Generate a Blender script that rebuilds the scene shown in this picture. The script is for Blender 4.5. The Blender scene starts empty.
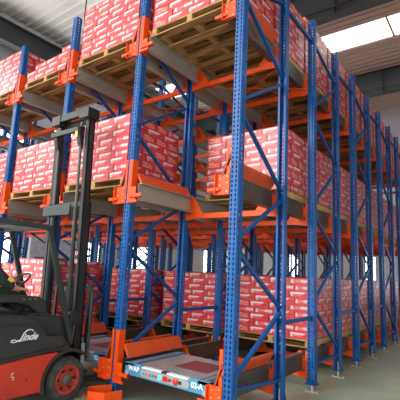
import bpy, bmesh, math, random
from mathutils import Vector, Matrix
random.seed(7)
S = bpy.context.scene
COL = S.collection
S.view_settings.view_transform = 'Standard'
S.view_settings.look = 'None'
S.view_settings.gamma = 1
S.view_settings.use_curve_mapping = False
S.view_settings.exposure = 0.0

# ------------------------------------------------------------------ layout
W, D, G = 1.583, 1.101, 1.007          # lane pitch, frame depth, gap between frames
PITCH = D + G
ZT, ZB = 5.52, 0.108                   # upright top and foot plate
LV = [0.0, 2.10, 4.13]                 # level offsets
RAIL_TOP = 0.49
PAL_H = 0.115
BOX0 = RAIL_TOP + PAL_H
NF = 6                                 # frames per row
NROW = 7
def postY(k): return (k // 2) * PITCH + (k % 2) * D
ORD = ['first', 'second', 'third', 'fourth', 'fifth', 'sixth', 'seventh', 'eighth', 'ninth', 'tenth', 'eleventh', 'twelfth']
LANE = ['corner lane', 'second lane', 'third lane', 'fourth lane', 'fifth lane', 'sixth lane']
LEVEL = ['ground', 'middle', 'top']

# ------------------------------------------------------------------ mesh helpers
class MB:
    def __init__(s): s.v = []; s.f = []; s.uv = None
    def add(s, vs, fs):
        n = len(s.v); s.v += [tuple(v) for v in vs]; s.f += [tuple(i + n for i in f) for f in fs]; return s
    def box(s, x0, x1, y0, y1, z0, z1):
        vs = [(x0,y0,z0),(x1,y0,z0),(x1,y1,z0),(x0,y1,z0),(x0,y0,z1),(x1,y0,z1),(x1,y1,z1),(x0,y1,z1)]
        return s.add(vs, [(0,3,2,1),(4,5,6,7),(0,1,5,4),(1,2,6,5),(2,3,7,6),(3,0,4,7)])
    def prism(s, poly, a0, a1, axis='y'):
        """poly of 2-D points extruded along axis from a0 to a1 (x: (y,z), y: (x,z), z: (x,y))"""
        def m(p, a):
            return {'x': (a, p[0], p[1]), 'y': (p[0], a, p[1]), 'z': (p[0], p[1], a)}[axis]
        n = len(poly)
        vs = [m(p, a0) for p in poly] + [m(p, a1) for p in poly]
        fs = [tuple(range(n)), tuple(range(2*n-1, n-1, -1))] + [(i, i+n, (i+1) % n + n, (i+1) % n) for i in range(n)]
        return s.add(vs, fs)
    def loft(s, rings, cap=True):
        n = len(rings[0]); vs = [p for r in rings for p in r]; fs = []
        for k in range(len(rings)-1):
            for i in range(n):
                j = (i+1) % n
                fs.append((k*n+i, k*n+j, (k+1)*n+j, (k+1)*n+i))
        if cap: fs += [tuple(range(n-1, -1, -1)), tuple((len(rings)-1)*n+i for i in range(n))]
        return s.add(vs, fs)
    def tube(s, pts, r, n=10, cap=True):
        pts = [Vector(p) for p in pts]; rings = []
        rr = r if isinstance(r, (list, tuple)) else [r]*len(pts)
        for i, p in enumerate(pts):
            t = (pts[min(i+1, len(pts)-1)] - pts[max(i-1, 0)]).normalized()
            a = Vector((0,0,1)) if abs(t.z) < .9 else Vector((1,0,0))
            u = t.cross(a).normalized(); w = t.cross(u)
            rings.append([tuple(p + rr[i]*(math.cos(2*math.pi*k/n)*u + math.sin(2*math.pi*k/n)*w)) for k in range(n)])
        return s.loft(rings, cap)
    def bar(s, p, q, prof, up=(0,0,1)):
        """closed 2-D profile swept from p to q"""
        p, q = Vector(p), Vector(q); t = (q-p).normalized(); up = Vector(up)
        u = t.cross(up).normalized(); w = u.cross(t)
        return s.loft([[tuple(c + a*u + b*w) for a, b in prof] for c in (p, q)])
    def lathe(s, prof, c, axis='x', n=32, cap=True):
        rings = []
        for r, h in prof:
            ring = []
            for k in range(n):
                a = 2*math.pi*k/n; ca, sa = r*math.cos(a), r*math.sin(a)
                ring.append({'x': (c[0]+h, c[1]+ca, c[2]+sa), 'y': (c[0]+ca, c[1]+h, c[2]+sa), 'z': (c[0]+ca, c[1]+sa, c[2]+h)}[axis])
            rings.append(ring)
        return s.loft(rings, cap)
    def mesh(s, name):
        me = bpy.data.meshes.new(name); me.from_pydata(s.v, [], s.f)
        bm = bmesh.new(); bm.from_mesh(me); bmesh.ops.recalc_face_normals(bm, faces=bm.faces); bm.to_mesh(me); bm.free()
        me.update(); return me
    def build(s, name, m, parent=None, smooth=False, bevel=0):
        me = s.mesh(name)
        me.materials.append(m)
        o = bpy.data.objects.new(name, me); COL.objects.link(o); o.parent = parent
        if smooth:
            for p in me.polygons: p.use_smooth = True
            me.set_sharp_from_angle(angle=math.radians(40))
        if bevel:
            b = o.modifiers.new('bevel', 'BEVEL'); b.width = bevel; b.segments = 2; b.limit_method = 'ANGLE'; b.angle_limit = math.radians(35)
        return o

def plate(outer, holes, a0, a1, axis='y'):
    """flat plate with cut-outs: bmesh triangle fill, then thickened"""
    def m(p, a): return {'x': (a, p[0], p[1]), 'y': (p[0], a, p[1]), 'z': (p[0], p[1], a)}[axis]
    bm = bmesh.new()
    es = []
    for loop in [outer] + holes:
        vs = [bm.verts.new(m(p, a0)) for p in loop]
        es += [bm.edges.new((vs[i], vs[(i+1) % len(vs)])) for i in range(len(vs))]
    bmesh.ops.triangle_fill(bm, edges=es, use_beauty=True)
    r = bmesh.ops.extrude_face_region(bm, geom=list(bm.faces))
    dv = Vector(m((0,0), a1)) - Vector(m((0,0), a0))
    bmesh.ops.translate(bm, vec=dv, verts=[g for g in r['geom'] if isinstance(g, bmesh.types.BMVert)])
    bm.verts.index_update()
    mb = MB(); mb.add([v.co[:] for v in bm.verts], [[v.index for v in f.verts] for f in bm.faces]); bm.free(); return mb

def tag(o, label=None, cat=None, group=None, kind=None):
    if label: o['label'] = label
    if cat: o['category'] = cat
    if group: o['group'] = group
    if kind: o['kind'] = kind
    return o
def thing(name, label, cat, loc=(0,0,0), rz=0, group=None):
    o = bpy.data.objects.new(name, None); COL.objects.link(o); o.empty_display_size = .1
    o.location = loc; o.rotation_euler = (0,0,rz); return tag(o, label, cat, group)
def copy_tree(o, loc=None, parent=None):
    c = o.copy(); COL.objects.link(c); c.parent = parent
    if loc is not None: c.location = loc
    for ch in KIDS(o): copy_tree(ch, None, c)
    return c
_kc = {}
def KIDS(o):
    if o.name not in _kc: _kc[o.name] = [x for x in bpy.data.objects if x.parent == o]
    return _kc[o.name]

# ------------------------------------------------------------------ materials
def srgb(r, g, b):
    f = lambda c: ((c/255+.055)/1.055)**2.4 if c/255 > .04045 else c/255/12.92
    return (f(r), f(g), f(b), 1)
class NT:
    def __init__(s, m): s.t = m.node_tree; s.n = s.t.nodes; s.l = s.t.links
    def node(s, ty, **k):
        n = s.n.new(ty)
        for a, b in k.items(): setattr(n, a, b)
        return n
    def put(s, sock, v):
        if hasattr(v, 'node'): s.l.new(v, sock)
        elif v is not None: sock.default_value = v
    def math(s, op, a, b=None, c=None, clamp=False):
        n = s.node('ShaderNodeMath', operation=op); n.use_clamp = clamp
        s.put(n.inputs[0], a); s.put(n.inputs[1], b)
        if c is not None: s.put(n.inputs[2], c)
        return n.outputs[0]
    def mix(s, f, a, b):
        n = s.node('ShaderNodeMix', data_type='RGBA'); s.put(n.inputs[0], f); s.put(n.inputs[6], a); s.put(n.inputs[7], b); return n.outputs[2]
    def noise(s, vec, scale, detail=3, rough=.5):
        n = s.node('ShaderNodeTexNoise'); s.put(n.inputs['Vector'], vec); n.inputs['Scale'].default_value = scale
        n.inputs['Detail'].default_value = detail; n.inputs['Roughness'].default_value = rough; return n.outputs[0]
    def ramp(s, f, a, b):
        n = s.node('ShaderNodeMapRange'); n.clamp = True; s.put(n.inputs[0], f); n.inputs[1].default_value = a; n.inputs[2].default_value = b; return n.outputs[0]
    def rect(s, u, v, u0, u1, v0, v1):
        return s.math('MULTIPLY', s.math('COMPARE', u, (u0+u1)/2, (u1-u0)/2), s.math('COMPARE', v, (v0+v1)/2, (v1-v0)/2))
def new_mat(name):
    m = bpy.data.materials.new(name); m.use_nodes = True
    return m, m.node_tree.nodes['Principled BSDF'], NT(m)
def mat(name, c, rough=.5, metal=0, var=.15, scale=6, c2=None, bump=0, spec=.5, coat=0, stretch=None):
    m, b, N = new_mat(name)
    b.inputs['Roughness'].default_value = rough; b.inputs['Metallic'].default_value = metal
    b.inputs['Specular IOR Level'].default_value = spec; b.inputs['Coat Weight'].default_value = coat
    tc = N.node('ShaderNodeTexCoord').outputs['Object']
    if stretch:
        mp = N.node('ShaderNodeMapping'); N.put(mp.inputs[0], tc); mp.inputs['Scale'].default_value = stretch; tc = mp.outputs[0]
    n = N.noise(tc, scale, 5, .6)
    dark = c2 or tuple(x*(1-2*var) for x in c[:3]) + (1,)
    N.put(b.inputs['Base Color'], N.mix(N.ramp(n, .35, .7), c, dark))
    if bump:
        bp = N.node('ShaderNodeBump'); bp.inputs['Strength'].default_value = bump; N.put(bp.inputs['Height'], n); bp.inputs['Distance'].default_value = .01
        N.put(b.inputs['Normal'], bp.outputs[0])
    return m
def emit(name, c, st):
    m, b, N = new_mat(name)
    b.inputs['Base Color'].default_value = c; b.inputs['Emission Color'].default_value = c; b.inputs['Emission Strength'].default_value = st
    b.inputs['Roughness'].default_value = .4
    return m

M = {}
M['blue'] = mat('blue_paint', srgb(6,74,136), .42, 0, .1, 5, spec=.35)
M['orange'] = mat('orange_paint', srgb(240,80,8), .45, 0, .1, 9, spec=.35)
M['orange_dusty'] = mat('dusty_orange_paint', srgb(232,80,14), .5, 0, .1, 5, c2=srgb(190,80,45))
M['galv'] = mat('galvanised_steel', srgb(104,99,90), .4, .55, .1, 3, c2=srgb(70,65,57), stretch=(1,.4,1))
M['galv_lit'] = mat('lit_galvanised_steel', srgb(176,170,154), .5, .25, .08, 3)  # paler copy of galv: skylight falling on the rails, painted in as colour
M['zinc'] = mat('zinc_plating', srgb(205,208,208), .4, .5, .08, 20)
M['wood'] = mat('pallet_pine', srgb(192,152,98), .75, 0, .1, 3, c2=srgb(88,62,38), bump=.15, stretch=(.6,5,5), spec=.2)
M['woody'] = mat('pallet_bearer_pine', srgb(206,166,104), .75, 0, .1, 3, c2=srgb(140,104,62), bump=.15, stretch=(5,.6,5), spec=.2)
M['girder'] = mat('grey_steel_girder', srgb(72,74,78), .55, 0, .08, 2)
M['black'] = mat('black_plastic', srgb(38,40,40), .5, 0, .1, 8, c2=srgb(52,52,50))
M['dark'] = mat('dark_grey_steel', srgb(40,44,42), .42, .1, .12, 6, c2=srgb(28,29,28))
M['guardgrey'] = mat('grey_green_tube', srgb(46,55,53), .4, 0, .1, 6)
M['red'] = mat('orange_red_paint', srgb(212,52,24), .35, 0, .1, 3, c2=srgb(180,48,26), coat=.3)
M['tyre'] = mat('dusty_rubber', srgb(46,45,44), .9, 0, .2, 14, c2=srgb(84,80,76))
M['rim'] = mat('wheel_rim_paint', srgb(205,72,46), .55, 0, .15, 22, c2=srgb(140,52,36))
M['hub'] = mat('worn_grey_metal', srgb(105,102,98), .6, .4, .15, 15)
M['white'] = mat('white_paint', srgb(235,238,238), .5, 0, .04, 8)
M['fin'] = mat('scuffed_dark_orange', srgb(170,62,22), .6, 0, .15, 12)
M['sky_blue'] = mat('light_blue_paint', srgb(74,138,176), .4, 0, .06, 7, spec=.3)
M['mid_blue'] = mat('mid_blue_paint', srgb(54,102,146), .4, 0, .1, 7)
M['steel_top'] = mat('brushed_steel_plate', srgb(168,170,170), .3, .35, .06, 4, c2=srgb(150,146,142), stretch=(1,6,1))
M['panel_grey'] = mat('grey_panel', srgb(150,156,158), .4, 0, .05, 7)
M['btn_red'] = mat('red_button', srgb(220,30,25), .3, 0, .03, 5)
M['btn_blue'] = mat('blue_button', srgb(60,150,220), .3, 0, .03, 5)
M['btn_orange'] = mat('orange_button', srgb(240,120,40), .3, 0, .03, 5)
M['lamp_green'] = emit('green_indicator', srgb(60,255,190), 1.6)
M['yellow'] = mat('yellow_sticker', srgb(235,200,40), .4, 0, .05, 5)
M['faded_red'] = mat('faded_red_print', srgb(150,66,70), .4, .3, .2, 40)
M['skin'] = mat('skin', srgb(196,140,112), .55, 0, .06, 20)
M['jacket'] = mat('dark_green_cloth', srgb(44,56,46), .9, 0, .15, 18, c2=srgb(28,34,30), bump=.3)
M['hair'] = mat('black_hair', srgb(25,22,20), .6)
M['wall'] = mat('painted_wall', srgb(208,204,208), .85, 0, .04, .6)
M['frame_grey'] = mat('window_frame_grey', srgb(110,112,120), .5)
M['trimw'] = mat('pale_trim', srgb(226,222,232), .6)
M['pane'] = emit('daylit_window', (1,.99,.97,1), 5.5)
M['skylight'] = emit('daylit_skylight_panel', (1,.99,.96,1), 3.2)
M['roof'] = mat('corrugated_roof_metal', srgb(222,218,212), .36, .1, .05, .7, c2=srgb(200,196,192))
M['amber'] = mat('amber_lens', srgb(240,120,30), .3)
M['slip'] = mat('faded_paper_slip', srgb(160,40,40), .7)
M['yellow_edge'] = mat('faded_yellow_paint', srgb(190,165,85), .6, 0, .1, 9)

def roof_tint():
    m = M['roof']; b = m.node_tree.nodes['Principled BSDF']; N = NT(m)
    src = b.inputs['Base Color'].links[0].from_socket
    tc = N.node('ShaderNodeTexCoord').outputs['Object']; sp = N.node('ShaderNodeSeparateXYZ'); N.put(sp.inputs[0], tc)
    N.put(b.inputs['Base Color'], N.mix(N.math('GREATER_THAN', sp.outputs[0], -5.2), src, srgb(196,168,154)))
roof_tint()   # brown bounce light from the red cartons, painted into the aisle-side roof colour
# floor: grey-green concrete, worn, with a faded yellow lane line
def floor_mat():
    m, b, N = new_mat('worn_concrete')
    tc = N.node('ShaderNodeTexCoord').outputs['Object']
    n1 = N.noise(tc, .9, 5, .6); n2 = N.noise(tc, 9, 5, .65)
    c = N.mix(N.ramp(n1, .35, .65), srgb(172,178,158), srgb(150,157,138))
    c = N.mix(N.math('MULTIPLY', N.ramp(n2, .5, .8), .4), c, srgb(100,102,92))
    sp = N.node('ShaderNodeSeparateXYZ'); N.put(sp.inputs[0], tc)
    line = N.math('MULTIPLY', N.math('COMPARE', sp.outputs[0], .02, .05), N.ramp(n2, .3, .6))
    line = N.math('MULTIPLY', line, .6)
    c = N.mix(line, c, srgb(186,150,84))
    N.put(b.inputs['Base Color'], c)
    b.inputs['Roughness'].default_value = .5
    bp = N.node('ShaderNodeBump'); bp.inputs['Strength'].default_value = .1; N.put(bp.inputs['Height'], n2); bp.inputs['Distance'].default_value = .01
    N.put(b.inputs['Normal'], bp.outputs[0]); return m
M['floor'] = floor_mat()
M['bounce_ground'] = mat('pale_bounce_concrete', srgb(120,120,114), .85, 0, .04, 1)

# uprights: blue sheet steel with punched slots (real see-through holes)
def upright_mat():
    m, b, N = new_mat('blue_perforated_steel')
    tc = N.node('ShaderNodeTexCoord').outputs['Object']
    sp = N.node('ShaderNodeSeparateXYZ'); N.put(sp.inputs[0], tc)
    ax = N.math('ABSOLUTE', sp.outputs[0]); y = sp.outputs[1]
    zf = N.math('FRACT', N.math('MULTIPLY', sp.outputs[2], 1/.05))
    slot = N.math('COMPARE', zf, .5, .31)
    web = N.math('MULTIPLY', N.math('COMPARE', ax, .024, .0085), N.math('LESS_THAN', y, -.03))
    side = N.math('MULTIPLY', N.math('GREATER_THAN', ax, .048), N.math('COMPARE', y, -.004, .008))
    hole = N.math('MULTIPLY', slot, N.math('MAXIMUM', web, side))
    n = N.noise(tc, 6, 4)
    N.put(b.inputs['Base Color'], N.mix(N.ramp(n, .4, .7), srgb(8,88,156), srgb(6,72,132)))
    b.inputs['Roughness'].default_value = .42; b.inputs['Specular IOR Level'].default_value = .35
    N.put(b.inputs['Alpha'], N.math('SUBTRACT', 1, hole))
    return m
M['upright'] = upright_mat()

# cartons: floor(u) of the UV picks the printed face
def carton_mat():
    m, b, N = new_mat('red_printed_carton')
    uvn = N.node('ShaderNodeUVMap'); uvn.uv_map = 'UVMap'
    sp = N.node('ShaderNodeSeparateXYZ'); N.put(sp.inputs[0], uvn.outputs[0])
    t = N.math('FLOOR', sp.outputs[0]); u = N.math('FRACT', sp.outputs[0]); v = sp.outputs[1]
    tc = N.node('ShaderNodeTexCoord').outputs['Object']
    big = N.noise(tc, 1.1, 2)
    red = N.mix(N.ramp(big, .35, .65), srgb(218,58,62), srgb(204,46,54))
    darkr = srgb(160,22,34); white = srgb(216,208,204); grey = srgb(198,188,184); gold = srgb(224,170,110); pink = srgb(240,150,152)
    fine = N.noise(uvn.outputs[0], 26, 1)
    fin = N.ramp(fine, .45, .52)
    T = lambda k: N.math('COMPARE', t, k, .3)
    def lay(c, mask, k, col):
        return N.mix(N.math('MULTIPLY', mask, T(k)), c, col)
    c = red
    # edge seam on every face, with the shade between cartons painted in dark
    ed = N.math('MAXIMUM', N.math('GREATER_THAN', N.math('ABSOLUTE', N.math('SUBTRACT', u, .5)), .488), N.math('GREATER_THAN', N.math('ABSOLUTE', N.math('SUBTRACT', v, .5)), .47))
    # 0: long face - slanted white banner, bottle mark, small lettering, darker emblem
    us = N.math('ADD', u, N.math('MULTIPLY', N.math('SUBTRACT', .75, v), .35))
    c = lay(c, N.rect(us, v, .06, .72, .62, .88), 0, white)
    c = lay(c, N.math('MULTIPLY', N.rect(us, v, .2, .6, .70, .745), fin), 0, pink)
    c = lay(c, N.rect(u, v, .07, .18, .25, .60), 0, grey)
    c = lay(c, N.math('MULTIPLY', N.rect(u, v, .2, .58, .4, .56), fin), 0, pink)
    c = lay(c, N.math('MULTIPLY', N.rect(u, v, .66, .92, .25, .6), fin), 0, darkr)
    # 1: end face - three gold marks over a thin line
    w = N.math('MULTIPLY', N.math('SINE', N.math('MULTIPLY', u, 26)), .07)
    c = lay(c, N.math('MULTIPLY', N.math('MULTIPLY', N.math('COMPARE', N.math('ADD', v, w), .58, .12), N.math('COMPARE', N.math('FRACT', N.math('MULTIPLY', u, 4.14)), .5, .36)), N.math('COMPARE', u, .5, .33)), 1, gold)
    c = lay(c, N.rect(u, v, .12, .88, .2, .32), 1, pink)
    c = lay(c, N.rect(u, v, .12, .5, .78, .9), 1, grey)
    # 2: end face - bottle mark, lettering, grey label
    c = lay(c, N.rect(u, v, .08, .2, .34, .8), 2, grey)
    c = lay(c, N.rect(u, v, .05, .24, .25, .42), 2, grey)
    c = lay(c, N.math('MULTIPLY', N.rect(u, v, .26, .56, .4, .68), fin), 2, pink)
    c = lay(c, N.rect(u, v, .55, .95, .36, .76), 2, grey)
    # 3: top - paler board with tape
    c = lay(c, N.rect(u, v, 0, 1, .42, .58), 3, srgb(205,150,120))
    c = N.mix(N.math('MULTIPLY', ed, .6), c, srgb(110,26,32))
    N.put(b.inputs['Base Color'], c)
    b.inputs['Roughness'].default_value = .4
    b.inputs['Coat Weight'].default_value = .35; b.inputs['Coat Roughness'].default_value = .3
    return m
M['carton'] = carton_mat()

# ------------------------------------------------------------------ camera
cam = bpy.data.cameras.new('camera'); co = bpy.data.objects.new('camera', cam); COL.objects.link(co); S.camera = co
CX, CY, CZ, yaw, pitch, roll, FPX = 2.1612, -3.47775, 1.55272, -.64699, .17256, .04953, 399.299
fw = Vector((math.sin(yaw)*math.cos(pitch), math.cos(yaw)*math.cos(pitch), math.sin(pitch)))
rt = Vector((math.cos(yaw), -math.sin(yaw), 0)); up = rt.cross(fw)
r2 = math.cos(roll)*rt + math.sin(roll)*up; u2 = -math.sin(roll)*rt + math.cos(roll)*up
mw = Matrix((r2, u2, -fw)).transposed().to_4x4(); mw.translation = (CX, CY, CZ); co.matrix_world = mw
cam.sensor_width = 36; cam.lens = FPX/400*36; cam.clip_start = .05; cam.clip_end = 200

# ------------------------------------------------------------------ the hall
XL, XR, YB, YF = -11.5, 8.0, 17.0, -6.6
RZ = 9.9
tag(MB().box(XL-.2, XR+.2, YF-.2, YB+.2, -.2, 0).build('floor', M['floor']), kind='structure')
tag(MB().box(XL-14, XR+14, YF-26, YF-.2, -.2, 0).build('unseen_bounce_ground', M['bounce_ground']), 'unseen pale concrete ground outside the open front, enlarged for bounce light', 'ground', kind='structure')  # unseen apron, made large and pale to bounce daylight up to the roof
# corrugated roof, ribs across the hall; openings for the skylight strips
SK = [(9.3, 10.6, -10.5, XR), (-3.2, -1.9, -10.5, XR)]  # first strip lengthened left to light the rails; second unseen, added for light
def roof():
    mb = MB(); y = YF; p = .3
    while y < YB - .01:
        prof = [(y, RZ), (y+.04, RZ-.045), (y+.085, RZ-.045), (y+.125, RZ), (y+p, RZ)]
        top = [(a, b+.02) for a, b in prof[::-1]]
        xs = [(XL, XR)]
        for (a, b, x0, x1) in SK:
            if y+p/2 > a and y+p/2 < b: xs = [(XL, x0)]
        for x0, x1 in xs: mb.prism(prof + top, x0, x1, 'x')
        y += p
    return mb
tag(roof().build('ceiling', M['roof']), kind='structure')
for i, (a, b, x0, x1) in enumerate(SK):
    t = thing('skylight', ['long bright translucent skylight strip in the roof above the right aisle', 'added unseen skylight strip for light, in the roof nearest the open front'][i], 'skylight')
    x = x0
    while x < x1 - .1:
        xe = min(x+2.55, x1); MB().box(x+.03, xe-.03, a, b, RZ+.0, RZ+.03).build('light_panel', M['skylight'], t); x = xe
    x = x0
    while x < x1 - .1:
        MB().box(x-.03, x+.03, a, b, RZ-.03, RZ+.04).build('joint_strip', M['woody'], t); x += 2.55
# girders
def ibeam(p0, p1, h, w, name, label, parent=None):
    mb = MB(); t = .018
    pr = [(-w/2,-h/2),(w/2,-h/2),(w/2,-h/2+t),(t/2,-h/2+t),(t/2,h/2-t),(w/2,h/2-t),(w/2,h/2),(-w/2,h/2),(-w/2,h/2-t),(-t/2,h/2-t),(-t/2,-h/2+t),(-w/2,-h/2+t)]
    mb.bar(p0, p1, pr); o = mb.build(name, M['girder'], parent)
    if label: tag(o, label, 'girder')
    return o
gz = RZ - .07 - .45
eg = thing('eaves_girder', 'long dark steel girder under the roof edge along the left wall', 'girder')
ibeam((-10.9, YF+.02, 9.2), (-10.9, YB-.02, 9.2), .75, .35, 'beam', None, eg)
for y in (-4.7, 1.1, 6.9, 12.7): MB().prism([(XL+.005,8.4),(XL+.12,8.4),(-10.75,8.8),(-10.75,8.83),(XL+.005,8.83)], y-.08, y+.08, 'y').build('wall_corbel', M['girder'], eg)
gl = ['dark steel roof girder crossing the hall over the open front', 'dark steel roof girder crossing just above the racks, cut by the top of the picture', 'dark deep steel roof girder with welded stiffener, furthest back at the right']
for i, y in enumerate((1.1-6, 6.9, 12.7)):
    t = thing('roof_girder', gl[i], 'girder')
    ibeam((XL+.7, y, RZ-.57), (XR-.1, y, RZ-.57), .98, .3, 'beam', None, t)
    for x in (-9, -6, -3.9, -1.15, 1.6, 4.6):
        MB().box(x-.008, x+.008, y-.15, y+.15, RZ-1.04, RZ-.1).build('stiffener_plate', M['girder'], t)
    MB().box(-3.5, 3, y-.2, y-.15, RZ-.86, RZ-.83).build('conduit', M['galv'], t)
# walls with daylit windows
def wall_with_holes(name, axis, pos, a0, a1, z0, z1, holes, th=.2):
    outer = [(a0, z0), (a1, z0), (a1, z1), (a0, z1)]
    hs = [[(h[0], h[2]), (h[1], h[2]), (h[1], h[3]), (h[0], h[3])] for h in holes]
    return tag(plate(outer, hs, pos, pos+th, axis).build(name, M['wall']), kind='structure')
nwin = [0]
def window(axis, pos, a0, a1, z0, z1, nx=2, nz=1):
    nwin[0] += 1
    root = bpy.data.objects.new('window_%d' % nwin[0], None); COL.objects.link(root); tag(root, kind='structure')
    fr = MB(); t = .05
    def b(m, aa, ab, za, zb, d0, d1):
        if axis == 'x': m.box(pos+d0, pos+d1, aa, ab, za, zb)
        else: m.box(aa, ab, pos+d0, pos+d1, za, zb)
    b(fr, a0, a1, z0, z0+t, .0, .1); b(fr, a0, a1, z1-t, z1, .0, .1); b(fr, a0, a0+t, z0, z1, .0, .1); b(fr, a1-t, a1, z0, z1, .0, .1)
    for i in range(1, nx): x = a0+(a1-a0)*i/nx; b(fr, x-t/2, x+t/2, z0, z1, .0, .1)
    for i in range(1, nz): z = z0+(z1-z0)*i/nz; b(fr, a0, a1, z-t/2, z+t/2, .0, .1)
    fr.build('window_frame', M['frame_grey'], root)
    p = MB(); b(p, a0+.02, a1-.02, z0+.02, z1-.02, .04, .06); p.build('pane', M['pane'], root)
LW = [(-6.2, -1.6, 5.4, 8.2), (-.9, 4.2, 5.4, 8.0), (4.9, 10, 5.4, 6.9), (-6.3, -4.5, .0, 3.2), (-2.6, .2, 1.1, 2.9), (2.2, 3.85, .9, 2.9), (7.0, 7.8, 1.0, 2.9), (8.7, 10.9, 1.0, 3.0), (15.2, 16.4, .9, 3.0)]  # first three are high windows, added to brighten the roof
wall_with_holes('wall_left', 'x', XL-.2, YF, YB, 0, RZ, LW)
for h in LW: window('x', XL-.1, *h, 1, 1)
BW = [(-7.35, -6.5, .9, 2.9), (-3.15, -2.6, 1.1, 2.6), (2, 4, 1, 3)]
wall_with_holes('wall_back', 'y', YB, XL, XR, 0, RZ, BW)
for h in BW: window('y', YB+.05, *h, 1, 1)
wall_with_holes('wall_right', 'x', XR, YF, YB, 0, RZ, [(-5, 1, .001, 3.6)])
# front: high wall over one wide open doorway
wall_with_holes('wall_front', 'y', YF-.2, XL, XR, 0, RZ, [(-11.0, 6.5, .001, 9.0)])
# white partition panel standing at the left side
t = thing('partition_panel', 'tall pale grey partition panel with a dark stripe beyond the left ground cartons', 'partition')
MB().box(XL+.02, XL+.22, 4.4, 6.5, 0, 2.75).build('panel', M['trimw'], t, bevel=.01)
MB().box(XL+.22, XL+.24, 4.62, 6.3, 1.55, 1.72).build('grille', M['frame_grey'], t)

# ------------------------------------------------------------------ racking
def c_profile():
    o = [(-.028,.048),(-.055,.048),(-.055,-.036),(-.046,-.05),(.046,-.05),(.055,-.036),(.055,.048),(.028,.048)]
    i = [(.028,.044),(.051,.044),(.051,-.034),(.044,-.046),(-.044,-.046),(-.051,-.034),(-.051,.044),(-.028,.044)]
    return o + i
def make_frame(flip):
    root = thing('upright_frame', '', 'rack frame')
    for y, s in ((0, 1), (D, -1)):
        n = MB().prism([(a, b) for a, b in c_profile()], ZB, ZT, 'z').build('post', M['upright'], root)
        n.location = (0, y, 0); n.rotation_euler = (0, 0, 0 if s > 0 else math.pi)
        f = MB().box(-.075, .075, -.065, .06, ZB-.012, ZB)
        f.box(-.055, .055, -.055, -.051, ZB, ZB+.05)
        f.build('base_plate', M['blue'], n)
        j = MB().tube([(0,0,.0),(0,0,ZB+.12)], .013, 10)
        j.lathe([(.028,0),(.028,.022)], (0,0,ZB-.035), 'z', 6)
        j.box(-.095, .095, -.035, .035, 0, .01)
        j.tube([(-.075,0,0),(-.075,0,.03)], .008, 8); j.tube([(.075,0,0),(.075,0,.03)], .008, 8)
        j.build('levelling_foot', M['zinc'], n)
    prof = [(-.018,-.02),(.018,-.02),(.018,-.015),(-.013,-.015),(-.013,.015),(.018,.015),(.018,.02),(-.018,.02)]
    A, B = (.035, D-.035) if not flip else (D-.035, .035)
    def dg(ya, za, yb, zb, nm='diagonal_brace'):
        m = MB().bar((0, ya, za), (0, yb, zb), prof, up=(1,0,0))
        for (y, z) in ((ya, za), (yb, zb)): m.tube([(-.03,y,z),(.03,y,z)], .008, 8)
        m.build(nm, M['blue'], root)
    # A = node line of the near post in the unflipped frame
    if not flip: za = [.42, .50, 1.77, 1.88, 3.27, 3.40, 4.66]; zb = [.33, 1.09, 1.15, 2.46, 2.57, 4.02, 4.10]
    else:        za = [.33, .44, 1.79, 1.90, 3.30, 3.42, 4.80]; zb = [.35, 1.12, 1.18, 2.44, 2.57, 3.93, 4.10]
    dg(A, za[0], B, zb[0], 'horizontal_brace')
    dg(A, za[1], B, zb[1]); dg(B, zb[2], A, za[2]); dg(A, za[3], B, zb[3]); dg(B, zb[4], A, za[4]); dg(A, za[5], B, zb[5]); dg(B, zb[6], A, za[6])
    dg(A, za[6]+.1, B, 5.2, 'horizontal_brace')
    return root
ROWN = ['outer right row', 'second row from right', 'third row from right', 'fourth row from right', 'fifth row from right', 'sixth row from right', 'seventh row from right']
protoF = [make_frame(False), make_frame(True)]
usedF = [False, False]
for r in range(NROW):
    for j in range(NF if r < 5 else 4):
        k = 0 if (j == 0) else 1
        o = protoF[k] if not usedF[k] else copy_tree(protoF[k])
        usedF[k] = True; o.location = (-r*W, j*PITCH, 0)
        o['label'] = 'blue perforated upright frame with braces, %s from the front, %s' % (ORD[j], ROWN[r])
        o['group'] = 'blue upright frames of the pallet rack'
# spacers between frames
sp0 = None
for r in range(NROW):
    for j in range(NF-1 if r < 5 else 3):
        for q, z in enumerate((.97, 5.17)):
            if sp0 is None:
                mb = MB().box(-.02, .02, .052, G-.052, -.025, .025); mb.box(-.035, .035, .052, .058, -.05, .05); mb.box(-.035, .035, G-.058, G-.052, -.05, .05)
                sp0 = mb.build('frame_spacer', M['blue']); o = sp0
            else: o = sp0.copy(); COL.objects.link(o)
            o.location = (-r*W, j*PITCH + D, z)
            tag(o, '%s blue bar linking frames %s and %s, %s' % (['low', 'high'][q], ORD[j], ORD[j+1], ROWN[r]), 'spacer bar', 'blue spacer bars between upright frames')
# cross beams with end brackets, one per lane bay
def make_beam(low):
    L = W - .11
    root = thing('cross_beam', '', 'beam')
    mb = MB().box(-L/2, L/2, -.02, .02, -.035, .035); mb.box(-L/2, L/2, -.024, .024, .028, .037)
    mb.build('beam', M['orange'], root)
    for s in (-1, 1):
        # plate rising to the rail web, triangular cut-out beside the post
        e = L/2
        out = [(e, -.06), (e, .30), (e-.03, .30), (e-.035, .19), (e-.10, .31), (e-.15, .27), (e-.24, .13), (e-.30, .05), (e-.30, -.03), (e-.1, -.05)]
        hole = [(e-.025, .02), (e-.085, .02), (e-.04, .11)]
        if s < 0: out = [(-a, b) for a, b in out]; hole = [(-a, b) for a, b in hole]
        m = plate(out, [hole], -.030, -.024, 'y')
        m.box(min(s*(e-.003), s*(e+.003)), max(s*(e-.003), s*(e+.003)), -.036, .03, -.06, .30)
        for z in (.0, .08, .16, .24): m.tube([(s*(e-.013), -.044, z), (s*(e-.013), -.03, z)], .008, 6)
        m.build('end_bracket', M['orange'], root)
    return root
bm0 = None
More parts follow.
